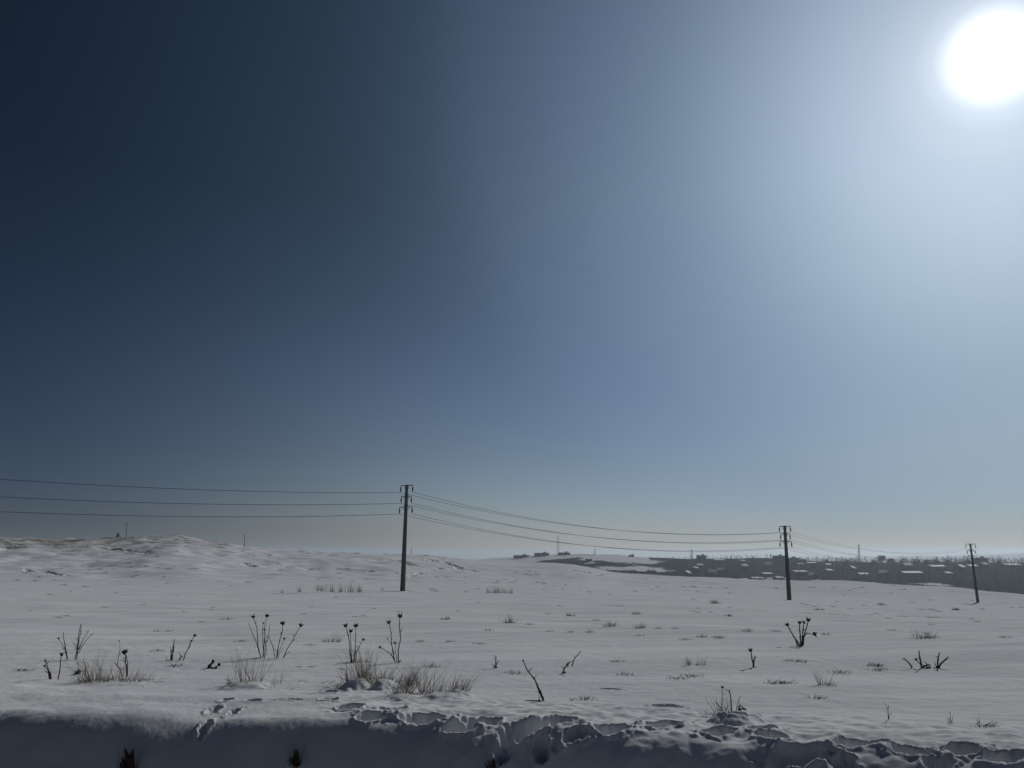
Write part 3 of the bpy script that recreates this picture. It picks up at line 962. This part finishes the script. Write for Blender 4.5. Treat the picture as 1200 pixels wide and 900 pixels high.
HS = [(936, 670.5, 16, 'house with the widest snow roof just right of the middle pole'), (936, 661, 8, 'small house above the widest roof right of the middle pole'), (950, 660, 10, 'house beside the small one, under the skyline right of the middle pole'),
      (970, 662, 6, 'small house under the two skyline shrubs right of the middle pole'), (970, 669, 7, 'small house level with the widest roof, one plot to its right'), (1011, 673.5, 11, 'house with a slim bright roof below the tall mast on the right'),
      (1067, 672, 23, 'longest low house, bright roof midway between the middle and farthest poles'), (1097, 664.5, 17, 'long house high on the slope left of the farthest pole'), (1110, 672.5, 5, 'tiny house right of the longest low house'),
      (1138, 664, 10, 'house half hidden behind the farthest pole'), (1184, 662.5, 20, 'long house at the right edge of the picture, under the skyline'), (842, 656.5, 12, 'house with a snow roof close below the skyline block'),
      (820, 662.5, 7, 'small house on the slope below the skyline block'), (814, 666, 5, 'tiny house lower than the small one below the skyline block'), (869, 657.5, 5, 'tiny house at the top of the slope left of the block buildings'),
      (898, 673, 11, 'low house left of the middle pole'), (886, 678.5, 14, 'wide low house at the edge of the snow field left of the middle pole'), (750, 670, 12, 'house on the open snow patch at the left end of the dark slope'),
      (764, 669, 8, 'small house on the open snow patch, right of the other one'), (912, 678, 9, 'low shed at the edge of the snow field beside the middle pole'), (690, 655, 7, 'small house in the upper snow clearing on the left shoulder')]
for i, (px, row, w, lab) in enumerate(HS):
    house(px, row, w, M['brick'] if i % 2 else M['board'], lab, rz=R(RNG.uniform(-14, 14)), pitch=RNG.uniform(.13, .22))


RH = np.random.RandomState(5)
for k in range(18):
    px = 800 + 395 * (k + RH.rand()) / 18
    row = RH.uniform(658, 676)
    if abs(px - 919) < 14 or abs(px - 1140) < 12 or any(abs(px - q[0]) < q[2] * .6 + 5 and abs(row - q[1]) < 4 for q in HS):
        continue
    o = house(px, row, RH.uniform(6, 11), M['board'], 'small dim house half hidden among the trees of the far hillside', R(RH.uniform(-50, 50)), 8.0, RH.uniform(2.6, 4.6), .5)
    o['group'] = 'dim houses half hidden among the far trees'


def block(px, row_base, row_top, wpx, label, wall='render', dmin=700, dep=10, step=None, Yd=None):
    p = far(px, row_base, dmin) if Yd is None else Vector((0, Yd, 0))
    if Yd is not None:
        q = at_depth(px, row_base, Yd)
        p = Vector((q.x, Yd, gz(q.x, Yd)))
    top = at_depth(px, row_top, p.y).z
    w = wpx * p.y / 945
    h = max(2.5, top - p.z)
    root = thing('block_building', label, 'building', p + Vector((0, 0, -.5)), None, R(RNG.uniform(-8, 8)))
    mb = MB()
    mb.box((0, 0, h / 2), (w, dep, h))
    mb.build('wall', M[wall], root, smooth=False)
    rb = MB()
    rb.box((0, 0, h + .2), (w + .5, dep + .5, .4))
    roof = rb.build('roof', M['snowcap'], root, smooth=False)
    kb = MB()
    kb.box((w * .2, 0, h + 1.0), (w * .22, dep * .3, 1.4))
    kb.build('roof_hut', M[wall], roof, smooth=False)
    ng = max(2, int(w / 3.2))
    for fl in range(max(1, int(h / 3))):
        for j in range(ng):
            wb = MB()
            wb.box((-w / 2 + (j + .5) * w / ng, -dep / 2 - .01, 1.7 + fl * 3.0), (1.2, .06, 1.3))
            if 1.7 + fl * 3 + .8 < h:
                wb.build('window', M['porcelain'], root, smooth=False)
    return root


block(822, 655.5, 650.5, 9, 'lone square building on the skyline, between the nearest and middle poles')
block(913, 662, 651, 11, 'taller flat roofed block on the skyline just left of the middle pole')
block(928, 662, 653.5, 15, 'wide flat roofed block adjoining the taller one, behind the middle pole')
block(1149, 664, 653.5, 14, 'grey square block on the skyline right of the farthest pole', dmin=600)
block(635, 651.5, 647.8, 17, 'long low dark building on the far left shoulder of the hill', 'board', 900, 8)
block(661, 650, 647.3, 13, 'short low dark building on the hill shoulder beside the lattice tower', 'board', 900, 8)
block(611, 654, 650.5, 18, 'leftmost low dark building on the far hill, half sunk behind the snow', 'board', 900, 8)
block(740, 652.5, 650.5, 6, 'tiny dark shed on the far hill between the towers', 'board', 900, 5)


def mast(px, row_top, row_base, label, r, arms=(), dmin=200, dmax=1400, lean=0, kind='pole', grp=None):
    p = hit(px, row_base, dmin, dmax)
    top = at_depth(px + lean, row_top, p.y) - p
    root = thing('tower' if kind == 'lattice' else 'power_pole', label, 'tower' if kind == 'lattice' else 'power pole', p, grp)
    mb = MB()
    h = top.length
    if kind == 'lattice':
        for sx, sy in ((-1, -1), (1, -1), (1, 1), (-1, 1)):
            mb.tube([Vector((sx * r, sy * r, -1)), top + Vector((sx * r * .18, sy * r * .18, 0))], .10, 4)
        n = 9
        for k in range(n):
            a, b = k / n, (k + 1) / n
            ra, rb_ = r * (1 - .82 * a), r * (1 - .82 * b)
            for (s0, s1) in (((-1, -1), (1, -1)), ((1, -1), (1, 1)), ((1, 1), (-1, 1)), ((-1, 1), (-1, -1))):
                mb.tube([top * a + Vector((s0[0] * ra, s0[1] * ra, 0)), top * b + Vector((s1[0] * rb_, s1[1] * rb_, 0))], .07, 3)
                mb.tube([top * a + Vector((s1[0] * ra, s1[1] * ra, 0)), top * b + Vector((s0[0] * rb_, s0[1] * rb_, 0))], .07, 3)
        mb.build('lattice_shaft', M['steel'], root, smooth=False)
    else:
        mb.tube([Vector((0, 0, -1)), top], [r, r * .65], 6)
        mb.build('shaft', M['steel' if r < .2 else 'concrete'], root)
    for (f, half) in arms:
        ab = MB()
        ab.tube([top * f - Vector((half, 0, 0)), top * f + Vector((half, 0, 0))], .11 if kind == 'lattice' else .06, 4)
        ab.build('crossarm', M['steel'], root, smooth=False)
    return root


mast(147.3, 612, 630, 'slightly leaning bare pole on the left hill ridge', .13, ((.93, .5),), 150, 420, 1.6)
mast(286.3, 626.5, 641.5, 'short bare pole on the ridge between the hill and the nearest pole', .13, ((.94, .4),), 150, 420, .4)
mast(482, 640.5, 651.5, 'faint distant tower just right of the nearest pole', .8, ((.9, 1.8), (.65, 2.2)), 700, 1400, 0, 'lattice')
mast(654, 628, 649.5, 'tallest lattice tower on the far left shoulder of the hill', 1.6, ((.85, 3.0), (.66, 3.8), (.5, 2.6)), 900, 1400, 0, 'lattice')
mast(697, 643, 650, 'small stub tower on the hill crest right of the tallest tower', 1.0, ((.8, 1.6),), 900, 1400, 0, 'lattice')
mast(810.5, 643.5, 655.5, 'lattice tower left of the lone square building on the skyline', 1.2, ((.85, 2.6), (.6, 3.2)), 800, 1400, 0, 'lattice')
mast(1006.5, 637, 661, 'tall thin lattice tower on the skyline between the middle and farthest poles', 1.2, ((.88, 2.0), (.6, 2.8)), 700, 1400, 0, 'lattice')

# small dark bush on the left ridge
p = hit(138, 630, 200, 420)
root = thing('bush', 'small pointed dark bush on the left ridge beside the leaning bare pole', 'bush', p)
mb = MB()
for k in range(160):
    a = random.uniform(0, 6.28)
    z = random.uniform(.05, 1.5)
    r = (1.55 - z) * .6 * random.uniform(.3, 1)
    q = Vector((math.cos(a) * r, math.sin(a) * r, z - .1))
    mb.blade(q, q + Vector((math.cos(a) * .25, math.sin(a) * .25, random.uniform(.1, .5))), .04, n=2)
mb.build('foliage', M['twig'], root)
mb = MB()
mb.tube([(0, 0, -.3), (0.02, 0, 1.5)], [.07, .02], 6)
mb.build('stem', M['stem'], root)


def bare_tree(mb, x, yv, z, h, n):
    """leafless round-headed tree: trunk and a cloud of crossing twig sprays"""
    mb.tube([(x, yv, z - .6), (x + random.uniform(-.03, .03) * h, yv, z + h * .8)], [.02 * h, .008 * h], 3, False)
    wd = random.uniform(.22, .40) * h
    for k in range(n):
        t = random.uniform(.18, .92)
        rr = wd * math.sin(min(1, (t - .1) * 1.15) * math.pi) ** .6
        a = random.uniform(0, 6.28)
        r1 = rr * random.uniform(.1, .75)
        b = Vector((x + math.cos(a) * r1, yv + math.sin(a) * r1, z + t * h))
        L = random.uniform(.10, .24) * h
        e = b + Vector((math.cos(a) * random.uniform(.2, 1), math.sin(a) * random.uniform(.2, 1), random.uniform(-.1, 1.0))) * L
        s = Vector((-math.sin(a), math.cos(a), random.uniform(-.5, .5))) * (random.uniform(.02, .05) * h)
        m_ = b.lerp(e, .5)
        o = len(mb.v)
        mb.v += [tuple(b), tuple(m_ + s), tuple(e), tuple(m_ - s)]
        mb.f += [(o, o + 1, o + 2), (o, o + 2, o + 3)]


mb = MB()
cnt = 0
hpos = [(o.location.x, o.location.y) for o in COL.objects if o.type == 'EMPTY' and o.name.startswith(('house', 'block_building'))]
while cnt < 3200:
    yv = random.uniform(455, 1050)
    px = random.uniform(660, 1290)
    x = (px - 600) / 945.6 * yv
    s = scrub_at(x, yv)
    if random.random() > s * (.55 + .45 * float(perlin(np.array([x / 30]), np.array([yv / 40]), 40)[0] + .5)):
        continue
    if any(abs(x - a) < 9 and -16 < yv - b < 6 for a, b in hpos):
        continue
    hh = random.uniform(3.5, 8.5) * (.6 if px < 800 else 1)
    if yv > 820 and px < 960:
        hh *= .8
    bare_tree(mb, x, yv, gz(x, yv), hh * random.uniform(.6, 1.1), 26)
    cnt += 1
tag(mb.build('woods', M['twig'], smooth=False), 'dark leafless wood and brush covering the far hillside', 'woods', kind='stuff')


def crown_tree(px, row_base, row_top, wpx, label, kind='bare', dmin=640, grp='trees standing out on the skyline'):
    p = far(px, row_base, dmin)
    h = at_depth(px, row_top, p.y).z - p.z
    h = max(4, h)
    w = wpx * p.y / 945
    root = thing('tree', label, 'tree', p + Vector((0, 0, -.3)), grp)
    tb = MB()
    tb.tube([(0, 0, -.5), (.1, 0, h * .35), (-.05, .1, h * .8)], [.03 * h, .022 * h, .008 * h], 7)
    for k in range(7):
        a = random.uniform(0, 6.28)
        z = h * random.uniform(.25, .6)
        tb.tube([(0, 0, z), (math.cos(a) * w * .2, math.sin(a) * w * .2, z + h * .12), (math.cos(a) * w * .36, math.sin(a) * w * .36, z + h * .3)], [.012 * h, .009 * h, .004 * h], 4)
    tb.build('trunk', M['stem'], root)
    cb = MB()
    lobes = [(random.uniform(-.3, .3) * w, random.uniform(-.3, .3) * w, h * random.uniform(.45, .85), random.uniform(.16, .28) * w) for _ in range(8)]
    n = 900 if kind != 'bare' else 420
    for k in range(n):
        lx, ly, lz, lr = random.choice(lobes)
        q = Vector((random.gauss(0, .5), random.gauss(0, .5), random.gauss(0, .45))) * lr + Vector((lx, ly, lz))
        if q.z > h:
            q.z = h - random.uniform(0, .1) * h
        s = random.uniform(.3, .75) if kind != 'bare' else random.uniform(.5, 1.1)
        a = Vector((random.gauss(0, 1), random.gauss(0, 1), random.gauss(.5, 1))).normalized()
        b = a.orthogonal().normalized()
        o = len(cb.v)
        wd = .5 if kind != 'bare' else .2
        cb.v += [tuple(q - a * s), tuple(q + b * s * wd), tuple(q + a * s), tuple(q - b * s * wd)]
        cb.f += [(o, o + 1, o + 2, o + 3)]
    cb.build('crown', M['evergreen' if kind != 'bare' else 'twig'], root, smooth=False)


crown_tree(1034, 664, 650.5, 13, 'tallest dense dark tree on the skyline between the middle and farthest poles', 'dense')
crown_tree(1044, 664, 654, 9, 'lower dense tree leaning on the right side of the tallest skyline tree', 'dense')
crown_tree(1025, 664, 656, 8, 'small dense tree on the left side of the tallest skyline tree', 'dense')
crown_tree(1099, 664, 654.5, 8, 'taller tree of the skyline pair left of the farthest pole', 'dense')
crown_tree(1088, 664, 656, 10, 'rounder tree of the skyline pair left of the farthest pole', 'dense')
crown_tree(992, 664, 655, 10, 'pale leafless tree on the skyline left of the tall thin tower')
crown_tree(942, 663, 654, 7, 'small leafless tree on the skyline right of the block buildings')
crown_tree(969, 663, 655.5, 4, 'thin small dark tree on the skyline right of the middle pole', 'dense')
crown_tree(1112, 664, 655, 5, 'slim leafless tree right of the skyline pair')
crown_tree(1136, 665, 656, 7, 'leafless tree at the left of the grey square block')
crown_tree(1170, 665, 656, 6, 'leafless tree right of the grey square block')
crown_tree(1058, 664, 656, 6, 'small leafless tree right of the tallest skyline tree')

# ------------------------------------------------------------------ air
zlo, zhi = float(Zg.min()) - 1.0, 36.0
print('ground top', float(Zg.max()))
ho = MB()
ho.box((0, 3000, (zlo + zhi) / 2), (16000, 9000, zhi - zlo))
hm = bpy.data.materials.new('winter_haze')
hm.use_nodes = True
nt = hm.node_tree
nt.nodes.remove(nt.nodes['Principled BSDF'])
pv = nt.nodes.new('ShaderNodeVolumePrincipled')
pv.inputs['Color'].default_value = (.75, .88, 1.0, 1)
pv.inputs['Density'].default_value = 0.00020
pv.inputs['Anisotropy'].default_value = 0.55
nt.links.new(pv.outputs[0], nt.nodes['Material Output'].inputs['Volume'])
hz = ho.build('haze', hm, smooth=False)
tag(hz, 'thin winter haze veiling the far hills', 'haze', kind='stuff')

# ------------------------------------------------------------------ sky, sun, camera
w = bpy.data.worlds.new('World')
sc.world = w
w.use_nodes = True
nt = w.node_tree
N, L = nt.nodes.new, nt.links.new
bg = nt.nodes['Background']
sky = N('ShaderNodeTexSky')
sky.sky_type = 'NISHITA'
sky.sun_disc = False
sky.sun_elevation = R(29.8)
sky.sun_rotation = R(34.5)
sky.dust_density = 0.3
tc = N('ShaderNodeTexCoord')
dt = N('ShaderNodeVectorMath')
dt.operation = 'DOT_PRODUCT'
L(tc.outputs['Generated'], dt.inputs[0])
dt.inputs[1].default_value = SUN
ac = N('ShaderNodeMath')
ac.operation = 'ARCCOSINE'
ac.use_clamp = False
cl = N('ShaderNodeClamp')
cl.inputs['Min'].default_value = -1
L(dt.outputs['Value'], cl.inputs['Value'])
L(cl.outputs[0], ac.inputs[0])
dg = N('ShaderNodeMath')
dg.operation = 'MULTIPLY'
dg.inputs[1].default_value = 180 / math.pi / 90
L(ac.outputs[0], dg.inputs[0])
# clear-air falloff of brightness away from the sun: one law high up, a flatter one in the band above the horizon
def rgb_ramp(src, pts, div, gain=.5, mode='LINEAR'):
    r = N('ShaderNodeValToRGB')
    r.color_ramp.interpolation = mode
    e = r.color_ramp.elements
    while len(e) < len(pts):
        e.new(.5)
    for i, (a, c) in enumerate(pts):
        e[i].position = a / div
        e[i].color = (c[0] * gain, c[1] * gain, c[2] * gain, 1)
    L(src, r.inputs[0])
    return r


HIGH = [(0, (1.3, 1.5, 1.6)), (8, (1.26, 1.48, 1.57)), (13, (1.24, 1.40, 1.40)), (19, (.95, 1.06, 1.04)), (26, (.76, .81, .81)), (32, (.56, .61, .615)), (36, (.385, .435, .44)),
        (41, (.262, .308, .318)), (47, (.198, .238, .258)), (53, (.148, .184, .214)), (60, (.104, .136, .163)), (72, (.085, .115, .15)), (90, (.04, .058, .08))]
LOW = [(0, (.9, .9, .95)), (15, (.54, .64, .84)), (27, (.36, .47, .74)), (33, (.47, .56, .81)), (42, (.62, .67, .85)), (52, (.46, .465, .58)), (65, (.19, .235, .39)), (90, (.08, .10, .17))]
up = rgb_ramp(dg.outputs[0], HIGH, 90, .5, 'B_SPLINE')
lo = rgb_ramp(dg.outputs[0], LOW, 90, .5, 'B_SPLINE')
sx = N('ShaderNodeSeparateXYZ')
L(tc.outputs['Generated'], sx.inputs[0])
el = rgb_ramp(sx.outputs['Z'], [(0, (1, 1, 1)), (.05, (.9, .9, .9)), (.12, (.62, .62, .62)), (.21, (.42, .42, .42)), (.31, (.17, .17, .17)), (.42, (0, 0, 0))], 1, 1.0)
mxs = N('ShaderNodeMixRGB')
L(el.outputs[0], mxs.inputs[0])
L(up.outputs[0], mxs.inputs[1])
L(lo.outputs[0], mxs.inputs[2])
hz_t = rgb_ramp(sx.outputs['Z'], [(0, (.90, .96, 1.06)), (.05, (.94, .98, 1.04)), (.11, (1, 1, 1))], 1, .9)
hm2 = N('ShaderNodeVectorMath')
hm2.operation = 'MULTIPLY'
L(sky.outputs[0], hm2.inputs[0])
L(hz_t.outputs[0], hm2.inputs[1])
hm3 = N('ShaderNodeVectorMath')
hm3.operation = 'SCALE'
hm3.inputs['Scale'].default_value = 1 / .9
L(hm2.outputs[0], hm3.inputs[0])
mu = N('ShaderNodeVectorMath')
mu.operation = 'MULTIPLY'
L(hm3.outputs[0], mu.inputs[0])
L(mxs.outputs[0], mu.inputs[1])
m2 = N('ShaderNodeVectorMath')
m2.operation = 'SCALE'
m2.inputs['Scale'].default_value = 2.0
L(mu.outputs[0], m2.inputs[0])
# the sun's own overexposed glare
gl = N('ShaderNodeValToRGB')
gl.color_ramp.interpolation = 'LINEAR'
ge = gl.color_ramp.elements
pts = [(0, 1), (1.7 / 90, .8), (2.4 / 90, .34), (3.1 / 90, .14), (4.2 / 90, .06), (6.5 / 90, .016), (12 / 90, 0)]
while len(ge) < len(pts):
    ge.new(.5)
for i, (p_, v) in enumerate(pts):
    ge[i].position = p_
    ge[i].color = (v, v, v, 1)
L(dg.outputs[0], gl.inputs[0])
g2 = N('ShaderNodeVectorMath')
g2.operation = 'SCALE'
g2.inputs['Scale'].default_value = 26.0
L(gl.outputs[0], g2.inputs[0])
ad = N('ShaderNodeVectorMath')
ad.operation = 'ADD'
L(m2.outputs[0], ad.inputs[0])
L(g2.outputs[0], ad.inputs[1])
L(ad.outputs[0], bg.inputs['Color'])
bg.inputs['Strength'].default_value = 0.1

sl = bpy.data.lights.new('sun', 'SUN')
sl.energy = 3.4
sl.angle = R(.53)
sl.color = (1.0, .955, .89)
so = bpy.data.objects.new('sun', sl)
COL.objects.link(so)
so.rotation_euler = (-SUN).to_track_quat('-Z', 'Y').to_euler()

cam = bpy.data.cameras.new('camera')
cam.sensor_width = 36
cam.lens = 36 * F / 1200
cam.clip_start = .1
cam.clip_end = 20000
cobj = bpy.data.objects.new('camera', cam)
COL.objects.link(cobj)
cobj.rotation_euler = (R(90) + PITCH, 0, 0)
sc.camera = cobj

vs = sc.view_settings
vs.view_transform = 'Standard'
vs.look = 'None'
vs.gamma = 1
vs.exposure = -1.0
vs.use_curve_mapping = False
sc.render.engine = 'CYCLES'
cy = sc.cycles
cy.use_denoising = True
try:
    cy.denoiser = 'OPENIMAGEDENOISE'
except Exception:
    pass
cy.volume_bounces = 1
cy.max_bounces = 6
cy.diffuse_bounces = 3
cy.glossy_bounces = 2
